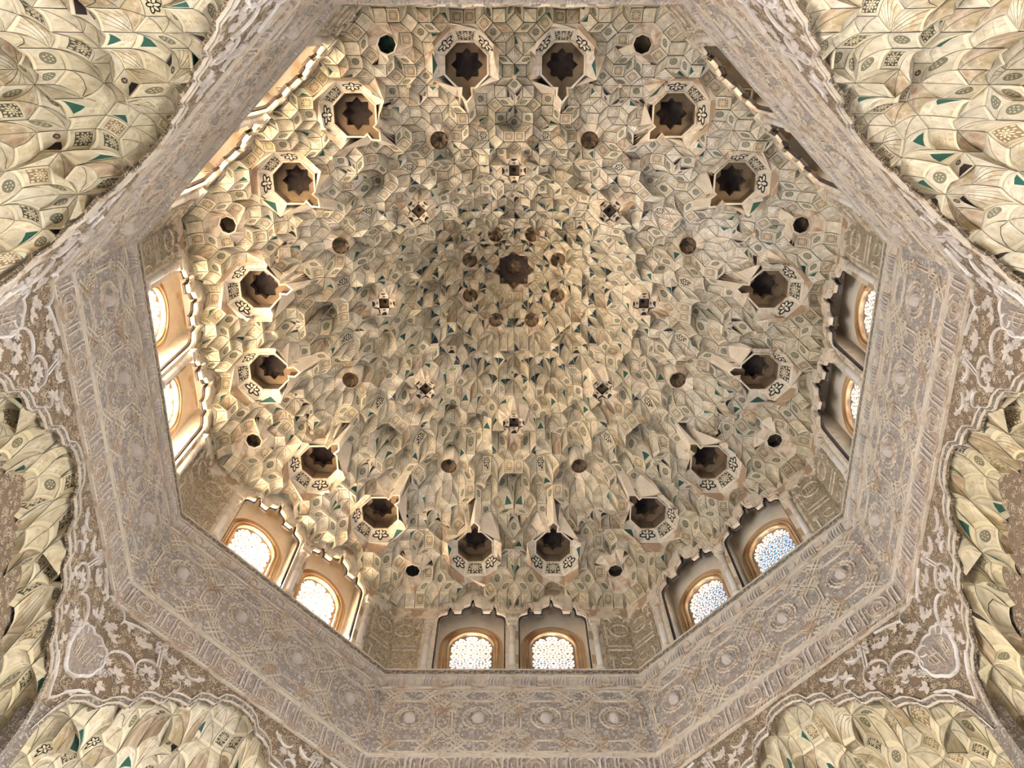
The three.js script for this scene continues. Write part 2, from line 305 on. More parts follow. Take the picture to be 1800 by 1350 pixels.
// Hangs cells on a parent: of each kind the first `most` as parts of their own, the rest joined.
function hangCells(cells, parent, most = 290) {
  const byFace = {};
  for (const c of cells) (byFace[c.face] ??= []).push(c);
  for (const [face, list] of Object.entries(byFace)) {
    list.sort((a, b) => a.order - b.order);
    for (const c of list.slice(0, most)) part(PARTNAME[face], c.g, CM[face], parent);
    const rest = list.slice(most);
    if (rest.length) part('far_' + PARTNAME[face] + 's', mergeGeometries(rest.map((c) => c.g)), CM[face], parent).userData.kind = 'stuff';
  }
}
// ------------------------------------------------------------------ the dome of plaster cells
const dome = new THREE.Group(); dome.position.set(0.03, RIM, 0);
top(dome, 'ceiling', 'tall eight-sided honeycomb dome of hundreds of small pale plaster cells rising to a dark star', 'dome', { kind: 'structure' });
const eye = camera.position.clone().sub(dome.position);
const PROFILE = [[0, 5.8], [0.33, 5.55], [0.75, 5.05], [1.95, 3.5], [2.6, 2.85], [3.37, 2.12], [3.62, 1.86], [4.0, 1.4], [4.6, 1.2]];
const sideAngle = (k) => (-90 + 45 * k) * Math.PI / 180;
function octant(x, z) { let best = -9, k = 0; for (let i = 0; i < 8; i++) { const d = x * Math.cos(sideAngle(i)) + z * Math.sin(sideAngle(i)); if (d > best) { best = d; k = i; } } const a = sideAngle(k); return { rho: best, k, t: -x * Math.sin(a) + z * Math.cos(a) }; }
const WALLTOP = [[0, 1.36], [0.1, 1.4], [0.2, 1.58], [0.37, 1.6], [0.42, 1.74], [0.5, 1.76], [0.52, 1.9], [0.63, 1.9], [0.65, 1.76], [0.73, 1.74], [0.78, 1.6], [0.96, 1.58], [1.08, 1.38], [1.2, 1.26], [1.4, 1.22], [1.8, 1.3]];
function domeLevel(x, z) {
  const o = octant(x, z), r = Math.hypot(x, z), [, a] = fold(x, z), m = clamp((r - 0.6) / 1.6, 0, 1), q = lerp(r * 0.96, o.rho, m);
  let L = piece(PROFILE, q) / STEP + 0.75 * Math.sin(r * 5.2 + 0.6) * Math.cos(a * 16) * clamp((3.9 - r) * 1.5, 0, 1);
  L = Math.round(L + 1.15 * (hash(r, a * r, 3) - 0.5) * 2 * clamp((3.5 - r) * 1.2, 0.15, 1));
  if (o.rho > 3.6) L = Math.max(L, Math.ceil(piece(WALLTOP, Math.abs(o.t)) / STEP));
  return L;
}
const polar = (r, deg) => [r * Math.cos(deg * Math.PI / 180), r * Math.sin(deg * Math.PI / 180)];
const ngon = (n, r, off = 0) => Array.from({ length: n }, (_, i) => polar(r, off + 360 * i / n));
const starOf = (n, r0, r1, off = 0) => Array.from({ length: 2 * n }, (_, i) => polar(i % 2 ? r1 : r0, off + 180 * i / n));
const FEATURES = [];
for (let k = 0; k < 8; k++) {
  const s = -90 + 45 * k;
  for (const d of [-9.83, 9.83]) FEATURES.push({ kind: 'cupola', at: polar(3.424, s + d), turn: s, y: 2.14, cut: 0.47 });
  FEATURES.push({ kind: 'hole', at: polar(3.9, s + 22.5), turn: s + 22.5, y: 1.84, cut: 0.2 });
  FEATURES.push({ kind: 'cross', at: polar(1.95, s), turn: s, y: 3.5, cut: 0.24 });
  FEATURES.push({ kind: 'melon', at: polar(0.79, s + 22.5), turn: s + 22.5, y: 5.05, cut: 0.17 });
  FEATURES.push({ kind: 'bloom', at: polar(2.62, s + 22.5), turn: s + 22.5, y: 2.9, cut: 0.17 });
}
FEATURES.push({ kind: 'star', at: [0, 0], turn: 0, y: 5.62, cut: 0.37 });
function inCut(f, c) {
  const dx = c[0] - f.at[0], dz = c[1] - f.at[1];
  if (f.kind !== 'cupola') return Math.hypot(dx, dz) < f.cut;
  const a = f.turn * Math.PI / 180, x = dx * Math.cos(a) + dz * Math.sin(a), z = -dx * Math.sin(a) + dz * Math.cos(a);
  return Math.hypot(x, z) < (x > 0 ? 0.44 : 0.34) || Math.hypot(x + 0.38, z) < 0.11;
}
const keyOf = (p) => Math.round(p[0] * 400) + ',' + Math.round(p[1] * 400);
{
  const tiles = tiling(EDGE, 4.75).filter((q) => octant(...q.c).rho < 4.12), rnd = rngOf(7), cells = [], bed = [];
  for (const q of tiles) { q.f = FEATURES.findIndex((f) => inCut(f, q.c)); q.L = q.v.map((p) => domeLevel(...p)); }
  const owners = new Map();
  tiles.forEach((q) => q.v.forEach((p, i) => { const a = keyOf(p), b = keyOf(q.v[(i + 1) % 4]), k = a < b ? a + '|' + b : b + '|' + a; if (!owners.has(k)) owners.set(k, []); owners.get(k).push([q, i]); }));
  for (const f of FEATURES) f.loop = [];
  for (const list of owners.values()) if (list.length === 2) {
    const [[a, i], [b]] = list; if (a.f === b.f) continue;
    const p0 = a.v[i], p1 = a.v[(i + 1) % 4], h0 = a.L[i] * STEP, h1 = a.L[(i + 1) % 4] * STEP;
    for (const o of [a, b]) if (o.f >= 0) for (const s of [0, 0.12, 0.35, 0.65, 0.88]) FEATURES[o.f].loop.push([lerp(p0[0], p1[0], s), edgeH(h0, h1, s), lerp(p0[1], p1[1], s)]);
  }
  for (const q of tiles) if (q.f < 0) {
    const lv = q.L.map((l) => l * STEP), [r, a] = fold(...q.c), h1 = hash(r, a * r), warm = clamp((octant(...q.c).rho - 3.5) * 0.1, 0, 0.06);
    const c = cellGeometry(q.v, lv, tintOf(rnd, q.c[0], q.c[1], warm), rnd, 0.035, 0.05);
    c.face = dress(c.type, q.square, r, h1, rnd());
    if (rnd() < 0.04) c.face = 'stain';
    c.order = Math.hypot(q.c[0] - eye.x, lv[0] - eye.y, q.c[1] - eye.z);
    cells.push(c);
    const b = cellGeometry(q.v, lv.map((l) => l + 0.04), [1, 1, 1], rnd, -0.01, 0.001).g; b.deleteAttribute('color'); b.deleteAttribute('uv'); bed.push(b);
  }
  // pale star-shaped stubs where the cells come to a point
  const tips = new Map();
  for (const q of tiles) q.v.forEach((p, i) => { const k = keyOf(p); if (!tips.has(k)) tips.set(k, { p, l: q.L[i], lower: 0, n: 0, cut: false }); const t = tips.get(k); t.n++; t.cut ||= q.f >= 0; for (const j of [1, 2, 3]) if (q.L[(i + j) % 4] < q.L[i]) t.lower++; });
  const tipGeo = plate(starOf(8, 0.03, 0.021), null, -0.03, 0.012);
  const list = [...tips.values()].filter((t) => t.lower === 0 && !t.cut && t.n > 3 && octant(...t.p).rho < 3.9).sort((a, b) => Math.hypot(...b.p) - Math.hypot(...a.p));
  list.slice(0, 290).forEach((t) => { const o = part('pendant_tip', tipGeo, M.pale, dome); o.position.set(t.p[0], t.l * STEP, t.p[1]); });
  hangCells(cells, dome);
  part('mortar_bed', mergeGeometries(bed), M.lath, dome).userData.kind = 'stuff';
}
function zip(outer, inner) {                                              // ruled surface between two loops that go once round the same axis
  const ang = (p) => Math.atan2(p[2], p[0]), by = (l) => l.map((p) => [...p, ang(p)]).sort((a, b) => a[3] - b[3]), A = by(outer), B = by(inner), idx = [], n = A.length, m = B.length;
  let i = 0, j = 0;
  const a = (k) => A[k % n][3] + (k >= n ? 2 * Math.PI : 0), b = (k) => B[k % m][3] + (k >= m ? 2 * Math.PI : 0);
  while (i < n || j < m) {
    if (j >= m || (i < n && a(i + 1) <= b(j + 1))) { idx.push(i % n, (i + 1) % n, n + j % m); i++; } else { idx.push(i % n, n + (j + 1) % m, n + j % m); j++; }
  }
  const g = new THREE.BufferGeometry(); g.setAttribute('position', new THREE.Float32BufferAttribute([...A, ...B].flatMap((p) => p.slice(0, 3)), 3)); g.setIndex(idx);
  const q = g.toNonIndexed(); q.computeVertexNormals(); return planarUV(q);
}
function fluted(r, h, n, depth = 0.16, seg = 8) {                          // a ribbed little vault, open below
  const N = n * 6, pos = [], idx = [];
  for (let i = 0; i <= seg; i++) { const t = i / seg * Math.PI / 2; for (let j = 0; j <= N; j++) { const a = j / N * 2 * Math.PI, w = r * Math.cos(t) * (1 - depth * Math.abs(Math.cos(a * n / 2))); pos.push(w * Math.cos(a), h * Math.sin(t), w * Math.sin(a)); } }
  for (let i = 0; i < seg; i++) for (let j = 0; j < N; j++) { const a = i * (N + 1) + j, b = a + N + 1; idx.push(a, a + 1, b, b, a + 1, b + 1); }
  const g = new THREE.BufferGeometry(); g.setAttribute('position', new THREE.Float32BufferAttribute(pos, 3)); g.setIndex(idx); g.computeVertexNormals(); return planarUV(g.toNonIndexed());
}
const lay = (g) => { g.rotateX(Math.PI / 2); return planarUV(g); };        // x-y outline to the x-z plane, thickness downwards
function well(outline, y0, y1) { const n = outline.length, pos = [], idx = []; outline.forEach(([x, z]) => pos.push(x, y0, z, x, y1, z)); for (let i = 0; i < n; i++) { const a = 2 * i, b = 2 * ((i + 1) % n); idx.push(a, b, a + 1, b, b + 1, a + 1); } const g = new THREE.BufferGeometry(); g.setAttribute('position', new THREE.Float32BufferAttribute(pos, 3)); g.setIndex(idx); const q = g.toNonIndexed(); q.computeVertexNormals(); return planarUV(q); }
function plate(outline, hole, y0, y1) { const g = new THREE.ExtrudeGeometry(shapeOf(outline, hole ? [hole] : []), { depth: y1 - y0, bevelEnabled: false }); g.rotateX(-Math.PI / 2); g.scale(1, 1, -1); const ix = g.index; g.translate(0, y0, 0); const q = flat(g), p = q.attributes.position; for (let i = 0; i < p.count; i += 3) for (const k of ['x', 'y', 'z']) { const G = 'get' + k.toUpperCase(), s = 'set' + k.toUpperCase(), t = p[G](i + 1); p[s](i + 1, p[G](i + 2)); p[s](i + 2, t); } q.computeVertexNormals(); return planarUV(q); }
function facing(p0, p1, q1, q0, sagY) {                                    // a curved panel between an upper edge p0-p1 and a lower edge q0-q1
  const n = 4, pos = [], uv = [], col = [], idx = [];
  for (let i = 0; i <= n; i++) for (let j = 0; j <= n; j++) { const v = i / n, u = j / n, a = [0, 1, 2].map((k) => lerp(lerp(q0[k], q1[k], u), lerp(p0[k], p1[k], u), v)); a[1] += sagY * Math.sin(v * Math.PI); pos.push(...a); uv.push(u, v); col.push(0.8, 0.78, 0.74); }
  for (let i = 0; i < n; i++) for (let j = 0; j < n; j++) { const a = i * (n + 1) + j; idx.push(a, a + 1, a + n + 1, a + 1, a + n + 2, a + n + 1); }
  const g = new THREE.BufferGeometry(); g.setAttribute('position', new THREE.Float32BufferAttribute(pos, 3)); g.setAttribute('uv', new THREE.Float32BufferAttribute(uv, 2)); g.setAttribute('color', new THREE.Float32BufferAttribute(col, 3)); g.setIndex(idx); g.computeVertexNormals(); return g;
}
for (const f of FEATURES) {
  const a = f.turn * Math.PI / 180, ca = Math.cos(a), sa = Math.sin(a);
  const local = f.loop.map(([x, y, z]) => { const dx = x - f.at[0], dz = z - f.at[1]; return [dx * ca + dz * sa, y - f.y, -dx * sa + dz * ca]; });
  const hang = (name, g, m) => { const o = part(name, g, m, dome); o.position.set(f.at[0], f.y, f.at[1]); o.rotation.y = -a; return o; };
  const at3 = (p, y) => [p[0], y, p[1]];
  if (f.kind === 'cupola') {
    const oct = ngon(8, 0.285, 22.5), key = [...oct.slice(0, 4), [-0.263, 0.06], [-0.35, 0.07], [-0.43, 0.0], [-0.35, -0.07], [-0.263, -0.06], ...oct.slice(4)];
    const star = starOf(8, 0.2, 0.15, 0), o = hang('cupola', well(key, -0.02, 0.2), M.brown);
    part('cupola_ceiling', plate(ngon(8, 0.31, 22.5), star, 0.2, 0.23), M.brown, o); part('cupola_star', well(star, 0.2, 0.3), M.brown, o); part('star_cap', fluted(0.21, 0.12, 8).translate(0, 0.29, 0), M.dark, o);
    part('notch_ceiling', plate([[-0.25, 0.075], [-0.25, -0.075], [-0.36, -0.085], [-0.46, 0], [-0.36, 0.085]], null, 0.14, 0.16), M.brown, o);
    const rimPts = key.map((p) => [p[0], p[1]]), rim = bar(rimPts, 0.024, 0, 0.018, true); rim.rotateX(Math.PI / 2); rim.translate(0, -0.015, 0); part('cupola_rim', rim, M.pale, o);
    const out = ngon(8, 0.43, 22.5), inner = [];
    for (const i of [6, 7, 0, 1, 5]) {                                    // octagon sides whose middles look outwards: corners i, i+1
      const i1 = (i + 1) % 8, y = -0.19, mid = (i * 45 + 45) % 360;
      const side = mid === 0 ? 'rosette' : (mid === 45 || mid === 315) ? 'palmette' : 'teal';
      part(PARTNAME[side], facing(at3(oct[i], -0.01), at3(oct[i1], -0.01), at3(out[i1], y), at3(out[i], y), 0.05), CM[side], o);
    }
    for (let i = 0; i < 8; i++) inner.push([5, 6, 7, 0, 1, 2].includes(i) ? at3(out[i], -0.19) : at3(oct[i], 0));
    inner.push(...[[-0.263, 0.06], [-0.35, 0.07], [-0.43, 0.0], [-0.35, -0.07], [-0.263, -0.06]].map((p) => at3(p, 0.0)));
    part('collar', zip(local, inner), M.stucco, o);
  } else if (f.kind === 'hole') {
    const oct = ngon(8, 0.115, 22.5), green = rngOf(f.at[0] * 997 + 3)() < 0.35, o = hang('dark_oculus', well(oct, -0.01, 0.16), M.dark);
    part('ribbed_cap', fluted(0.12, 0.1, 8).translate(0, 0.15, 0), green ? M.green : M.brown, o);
    const rim = bar(oct, 0.02, 0, 0.015, true); rim.rotateX(Math.PI / 2); part('oculus_rim', rim, M.pale, o);
    part('collar', zip(local, ngon(8, 0.125, 22.5).map((p) => at3(p, 0))), M.stucco, o);
  } else if (f.kind === 'cross') {
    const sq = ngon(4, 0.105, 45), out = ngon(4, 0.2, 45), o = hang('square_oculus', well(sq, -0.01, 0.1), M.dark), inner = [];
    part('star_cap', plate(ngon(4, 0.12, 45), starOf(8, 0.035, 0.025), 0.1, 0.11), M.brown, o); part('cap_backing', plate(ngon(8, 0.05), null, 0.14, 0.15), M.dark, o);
    for (let i = 0; i < 4; i++) {
      const j = (i + 1) % 4, m = [(sq[i][0] + sq[j][0]) / 2, (sq[i][1] + sq[j][1]) / 2], e = [m[0] * 2.35, m[1] * 2.35], s = (p, w) => [e[0] + (p[0] - m[0]) * w, e[1] + (p[1] - m[1]) * w];
      part('dark_painted_cell', facing(at3(sq[i], 0), at3(sq[j], 0), at3(s(sq[j], 0.7), -0.06), at3(s(sq[i], 0.7), -0.06), 0.03), CM.maroon, o);
      inner.push(at3(s(sq[i], 0.7), -0.06), at3(s(sq[j], 0.7), -0.06), at3(polar(0.125, 45 + 90 * i), -0.02));
    }
    part('collar', zip(local, inner), M.stucco, o);
  } else if (f.kind === 'melon' || f.kind === 'bloom') {
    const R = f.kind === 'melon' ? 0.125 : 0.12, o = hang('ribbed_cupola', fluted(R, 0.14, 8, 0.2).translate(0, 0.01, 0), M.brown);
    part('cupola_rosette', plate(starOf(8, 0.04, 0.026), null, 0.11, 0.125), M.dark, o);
    part('collar', zip(local, ngon(16, R, 11).map((p) => at3(p, 0))), M.stucco, o);
  } else {
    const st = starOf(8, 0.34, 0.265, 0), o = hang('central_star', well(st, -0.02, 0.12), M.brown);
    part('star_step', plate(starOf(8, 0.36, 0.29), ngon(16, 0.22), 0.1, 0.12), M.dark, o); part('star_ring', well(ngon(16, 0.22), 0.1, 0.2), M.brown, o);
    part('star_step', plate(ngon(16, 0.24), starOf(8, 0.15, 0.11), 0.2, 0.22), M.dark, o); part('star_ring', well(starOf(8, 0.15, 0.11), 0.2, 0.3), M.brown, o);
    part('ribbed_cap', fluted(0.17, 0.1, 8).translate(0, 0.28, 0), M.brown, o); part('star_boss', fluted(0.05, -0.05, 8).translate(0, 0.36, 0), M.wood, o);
    for (let i = 0; i < 8; i++) { const p = polar(0.28, i * 45), g = fluted(0.045, 0.03, 6); g.translate(p[0], 0.07, p[1]); part('star_petal', g, M.brown, o); }
    part('collar', zip(local, st.map((p) => at3(p, 0))), M.stucco, o);
  }
}

// ------------------------------------------------------------------ the eight walls of the drum. In a side's own frame x runs along the wall, y up from the sill, z towards the room
const SIDES = ['lower', 'lower right', 'right', 'upper right', 'upper', 'upper left', 'left', 'lower left'], COMPASS = ['south', 'southeast', 'east', 'northeast', 'north', 'northwest', 'west', 'southwest'];
function frameOf(k, o = new THREE.Group()) { const a = sideAngle(k); o.position.set(AP * Math.cos(a), RIM, AP * Math.sin(a)); o.rotation.y = Math.atan2(-Math.cos(a), -Math.sin(a)); return o; }
const along = (o, x, y, z) => { o.updateMatrix(); o.position.copy(new THREE.Vector3(x, y, z).applyMatrix4(o.matrix)); return o; };
const W2 = 0.485, WC = 0.575;
const LAMB = [[0.485, 1.22], [0.475, 1.3], [0.44, 1.34], [0.36, 1.37], [0.352, 1.385], [0.345, 1.5], [0.325, 1.545], [0.29, 1.55], [0.265, 1.5], [0.26, 1.39], [0.157, 1.39], [0.15, 1.48], [0.12, 1.53], [0.06, 1.56], [0.032, 1.585], [0.03, 1.69], [0.0, 1.73]];
const lambrequin = [[-W2, 0], ...LAMB.map(([x, y]) => [-x, y]), ...LAMB.slice(0, -1).reverse(), [W2, 0]];
const ARCH = [[0, -1.86], [0.12, -1.87], [0.22, -1.93], [0.26, -2.03], [0.36, -2.04], [0.46, -2.1], [0.51, -2.24], [0.62, -2.25], [0.72, -2.3], [0.76, -2.42], [0.87, -2.43], [0.97, -2.5], [1.02, -2.66], [1.12, -2.68], [1.2, -2.76], [1.25, -2.85], [1.38, -2.87], [1.5, -2.97], [1.58, -3.2], [1.64, -3.5]];
const archAt = (t) => piece(ARCH, Math.abs(t));
const BAND0 = -1.33, BAND1 = -1.71, PER = 2 * HALF / 4, FY = -0.77;
const ornament = {};                                                       // geometries shared by all sides
{
  // facade with its two lambrequin openings
  const out = [[-1.672, 0], ...[-WC, WC].flatMap((c) => lambrequin.map(([x, y]) => [x + c, y])), [1.672, 0], [1.672, 2.25], [-1.672, 2.25]];
  ornament.facade = slab(out, [], -0.04, 0, 0.004);
  ornament.lambrequin = bar(lambrequin.slice(1, -1).map(([x, y]) => [x * 1.04, y + 0.02]), 0.028, 0, 0.014, false, true);
  ornament.lambrequin2 = bar(lambrequin.slice(1, -1).map(([x, y]) => [x * 1.12, y + 0.065]), 0.024, 0, 0.012, false, true);
  ornament.gap = bar([[-W2 + 0.004, 0.02], ...lambrequin.slice(1, -1).map(([x, y]) => [x * 0.985, y - 0.006]), [W2 - 0.004, 0.02]], 0.03, -0.075, 0.03);  // dark strip standing in for the shadow in the gap behind the lambrequin
  // strapwork of the frieze
  const bars = [];
  const knot = (x, y) => { for (const s of [1, -1]) for (const o of [-0.026, 0.026]) { const dx = o * 0.707, dy = -s * o * 0.707; bars.push(bar([[x - 0.085 + dx, y - s * 0.085 + dy], [x + 0.085 + dx, y + s * 0.085 + dy]], 0.024, 0.004, s > 0 ? 0.019 : 0.014)); } };
  for (let i = 0; i <= 4; i++) {
    const sx = -HALF + i * PER, L = i > 0, R = i < 4;
    for (const s of [1, -1]) {
      const sy = FY + s * 0.41, inY = sy - s * 0.215;
      const lim = (pts) => pts.filter(([x]) => Math.abs(x) < HALF + 0.01);
      if (L && R) bars.push(bar(starOf(8, 0.1, 0.075, 22.5).map(([x, y]) => [sx + x, sy + y]), 0.014, 0.004, 0.014, true));
      if (L && R) knot(sx, inY);
      for (const d of [-1, 1]) {
        if ((d < 0 && !L) || (d > 0 && !R)) continue;
        knot(sx + d * 0.19, sy);
        for (const o of [0, 0.032, 0.064]) bars.push(bar(lim([[sx + d * (0.185 + o), sy - s * (0.075 + o * 0.2)], [sx + d * (0.15 + o * 0.8), sy - s * (0.075 + o)], [sx + d * (0.15 + o * 0.8), sy - s * (0.13 + o * 0.8)], [sx + d * (0.085 + o), sy - s * (0.13 + o * 0.8)], [sx + d * (0.085 + o), sy - s * (0.18 + o)], [sx + d * (0.04 + o * 0.3), sy - s * (0.2 + o)]]), 0.02, 0.004, 0.016));
        bars.push(bar([[sx + d * 0.235, sy + s * 0.075], [sx + d * 0.275, sy + s * 0.095], [sx + d * PER / 2, sy + s * 0.095]], 0.024, 0.004, 0.017));
        bars.push(bar([[sx + d * 0.235, sy - s * 0.06], [sx + d * 0.275, sy - s * 0.085], [sx + d * PER / 2, sy - s * 0.085]], 0.024, 0.004, 0.017));
        bars.push(bar([[sx + d * 0.06, inY - s * 0.02], [sx + d * 0.105, inY - s * 0.07], [sx + d * 0.105, FY]], 0.024, 0.004, 0.017));
        bars.push(bar([[sx + d * 0.05, inY - s * 0.06], [sx + d * 0.07, inY - s * 0.1], [sx + d * 0.07, FY]], 0.012, 0.004, 0.012));
      }
    }
  }
  ornament.strapwork = merge(bars);
  ornament.scallop = bar(Array.from({ length: 96 }, (_, i) => { const a = i / 96 * 2 * Math.PI, r = 0.17 + 0.014 * Math.abs(Math.cos(a * 9)); return [r * Math.cos(a), r * Math.sin(a) * 0.98]; }), 0.026, 0.004, 0.022, true, true);
  ornament.scallop2 = bar(Array.from({ length: 64 }, (_, i) => { const a = i / 64 * 2 * Math.PI, r = 0.128 + 0.01 * Math.abs(Math.cos(a * 8)); return [r * Math.cos(a), r * Math.sin(a)]; }), 0.016, 0.004, 0.018, true, true);
  { const g = fluted(0.078, 0.075, 9, 0.1, 8); g.rotateX(Math.PI / 2); g.scale(1, 1.12, 1); ornament.shell = planarUV(g); }
  { const g = plate(starOf(8, 0.07, 0.054, 22.5), null, 0, 0.02); g.rotateX(-Math.PI / 2); g.scale(1, 1, 1); ornament.starBoss = planarUV(g); }
  // mouldings
  ornament.dottedBand = box(-1.66, 1.66, 0.0, 0.095, -0.02, 0.04); ornament.fillet = merge([box(-1.66, 1.66, 0.09, 0.115, -0.02, 0.046), box(-1.66, 1.66, -0.02, 0.006, -0.02, 0.052)]);
  ornament.cove = (() => { const g = new THREE.ExtrudeGeometry(shapeOf([[0, -0.2], [0.012, -0.2], [0.012, -0.17], [0.026, -0.05], [0.03, -0.02], [0, -0.02]]), { depth: 3.31, bevelEnabled: false }); g.rotateY(-Math.PI / 2); g.translate(1.655, 0, 0); return planarUV(g); })();
  { const p = bar([[0, 0.012], [-0.004, 0.05], [0.004, 0.1], [0.02, 0.142]], 0.034, 0, 0.03, false, true); ornament.stroke = p; ornament.tall = bar([[0, -0.01], [0, 0.145]], 0.02, 0, 0.026, false, true); ornament.curl = bar(arc(0, 0.075, 0.055, -150, 120, 18).concat([[0.05, 0.14]]), 0.02, 0, 0.026, false, true); ornament.sweep = bar([[-0.06, 0.02], [-0.02, 0.03], [0.03, 0.08], [0.05, 0.14]], 0.02, 0, 0.024, false, true); ornament.foot = bar([[-0.1, 0.0], [0.1, 0.0], [0.11, 0.03]], 0.012, 0, 0.016, false, true); }
  ornament.rails = merge([-0.213, -1.318, -1.345, -1.70].map((y, i) => box(-1.66, 1.66, y - (i ? 0.011 : 0.018), y + (i ? 0.011 : 0.018), 0, 0.022 + (i === 3 ? 0.012 : 0))));
  ornament.thinRails = merge([-0.255, -1.285, -1.62].map((y) => box(-1.66, 1.66, y - 0.006, y + 0.006, 0, 0.015)));
  { const g = []; for (let i = 0; i < 74; i++) { const x = -1.64 + i * 0.0449; g.push(bar([[x, -1.675], [x + 0.03, -1.632]], 0.016, 0.004, 0.012)); } ornament.rope = merge(g); }
  ornament.roundel = bar(arc(0, 0, 0.118, 0, 345, 23), 0.016, 0.004, 0.018, true, true);
  ornament.shafts = merge([-0.03, 0.03].map((x) => bar([[x, -0.125], [x, 0.1], [x + 0.02, 0.125]], 0.024, 0.004, 0.018)));
  ornament.kufic = merge([bar([[-0.085, -0.07], [0.085, -0.07]], 0.016, 0.004, 0.014), bar([[-0.05, -0.07], [-0.05, 0.03], [0.0, 0.07], [0.05, 0.03], [0.05, -0.07]], 0.016, 0.004, 0.014), bar([[-0.02, -0.03], [0.02, -0.03], [0, 0.02]], 0.012, 0.004, 0.012, true)]);
  // spandrel leaves
  const leaf = (n, spread, len, fat) => { const g = []; for (let i = 0; i < n; i++) { const a = Math.PI / 2 + (n > 1 ? (i / (n - 1) - 0.5) * spread : 0), pts = []; for (let j = 0; j <= 10; j++) { const t = j / 10, w = fat * Math.sin(Math.PI * t ** 0.8) ; pts.push([t * len, w]); } for (let j = 9; j >= 1; j--) { const t = j / 10; pts.push([t * len, -fat * Math.sin(Math.PI * t ** 0.8)]); } const q = slab(pts, [], 0.003, 0.015 + 0.004 * (i % 2), 0.003); q.rotateZ(a); g.push(q); } return merge(g); };
  ornament.palmetteLeaf = merge([leaf(5, 3.4, 0.1, 0.022), bar(arc(-0.05, -0.03, 0.03, 60, 330, 12), 0.018, 0.004, 0.024, false, true), bar(arc(0.05, -0.03, 0.03, 120, -150, 12), 0.018, 0.004, 0.024, false, true)]);
  ornament.lobedLeaf = merge([leaf(5, 2.2, 0.1, 0.024), leaf(1, 0, 0.13, 0.03), bar([[0, -0.04], [0, 0.04]], 0.02, 0.004, 0.02)]);
  ornament.starFlower = leaf(8, 2 * Math.PI * 7 / 8, 0.055, 0.012);
  ornament.trefoil = leaf(3, 2.4, 0.09, 0.024);
  ornament.knotFlower = merge([[-0.035, 0.035], [0.035, 0.035], [-0.035, -0.035], [0.035, -0.035]].map(([x, y]) => bar(arc(x, y, 0.026, 0, 345, 14), 0.024, 0.004, 0.028, true, true)).concat([bar([[-0.015, -0.04], [-0.015, -0.24]], 0.022, 0.004, 0.026), bar([[0.015, -0.04], [0.015, -0.24]], 0.022, 0.004, 0.026)]));
  const trim = []; for (let t = -1.62; t <= 1.6201; t += 0.03) trim.push([t, archAt(t)]);
  ornament.archBand = bar(trim.map(([t, y]) => [t, y + 0.045]), 0.075, 0, 0.012);
  ornament.archLine = merge([bar(trim.map(([t, y]) => [t * 0.99, y + 0.088]), 0.016, 0, 0.028, false, true), bar(trim.map(([t, y]) => [t, y + 0.006]), 0.014, 0, 0.026, false, true)]);
  ornament.ground = slab([[-1.672, BAND1], [-1.672, -3.5], ...trim, [1.672, -3.5], [1.672, BAND1]], [], -0.03, 0);
  ornament.plainGround = slab([[-1.66, BAND1], [-1.66, -3.6], [1.66, -3.6], [1.66, BAND1]], [], -0.03, 0);
  ornament.colonnette = { shaft: new THREE.LatheGeometry([[0.042, 0.2], [0.044, 0.24], [0.043, 0.6], [0.04, 0.9], [0.052, 0.915], [0.052, 0.935], [0.04, 0.95]].map((p) => V2(...p)), 16), base: new THREE.LatheGeometry([[0, 0.1], [0.07, 0.1], [0.07, 0.14], [0.055, 0.16], [0.06, 0.18], [0.044, 0.2]].map((p) => V2(...p)), 16), capital: merge([new THREE.LatheGeometry([[0.04, 0.95], [0.052, 0.99], [0.062, 1.03], [0.068, 1.05]].map((p) => V2(...p)), 16), box(-0.066, 0.066, 1.04, 1.12, -0.05, 0.066), box(-0.078, 0.078, 1.12, 1.17, -0.05, 0.078)]) };
  for (const k of ['shaft', 'base']) ornament.colonnette[k] = planarUV(flat(ornament.colonnette[k]));
}
// The pierced plaster lattice of a window: a star tracery cut through a thin arched plate.
const PW = 0.315, PS = 1.0;
const archOutline = (w, y0, ys) => [[-w, y0], [-w, ys], ...arc(0, ys, w, 180, 0, 24).slice(1, -1), [w, ys], [w, y0]];
const lattice = (() => {
  const a = 0.05, holes = [];
  for (const q of tiling(a, 0.8)) {
    const pts = q.v.map((p) => [q.c[0] + (p[0] - q.c[0]) * 0.7, 0.72 + q.c[1] + (p[1] - q.c[1]) * 0.7]);
    if (pts.every(([x, y]) => Math.abs(x) < PW - 0.008 && y > 0.03 && (y < PS || Math.hypot(x, y - PS) < PW - 0.008))) holes.push(pts);
  }
  return slab(archOutline(PW + 0.01, 0, PS), holes, -0.376, -0.368);
})();
const ringArch = (r0, r1, z0, z1) => slab([...archOutline(r1, 0.0, PS), ...archOutline(r0, 0.0, PS).reverse()], [], z0, z1, 0.008);
const win = {
  jambs: [box(-W2 - 0.085, -W2 - 0.005, 0, 1.97, -0.33, -0.05), box(W2 + 0.005, W2 + 0.085, 0, 1.97, -0.33, -0.05)], soffit: box(-0.57, 0.57, 1.95, 2.05, -0.33, -0.045), sill: box(-0.57, 0.57, -0.06, 0.0, -0.5, 0.0),
  back: slab([[-0.57, 0], ...archOutline(PW + 0.01, 0, PS), [0.57, 0], [0.57, 2.0], [-0.57, 2.0]], [], -0.5, -0.32), rings: [ringArch(PW, 0.345, -0.345, -0.3), ringArch(0.355, 0.385, -0.33, -0.285), ringArch(0.4, 0.445, -0.33, -0.3)],
};
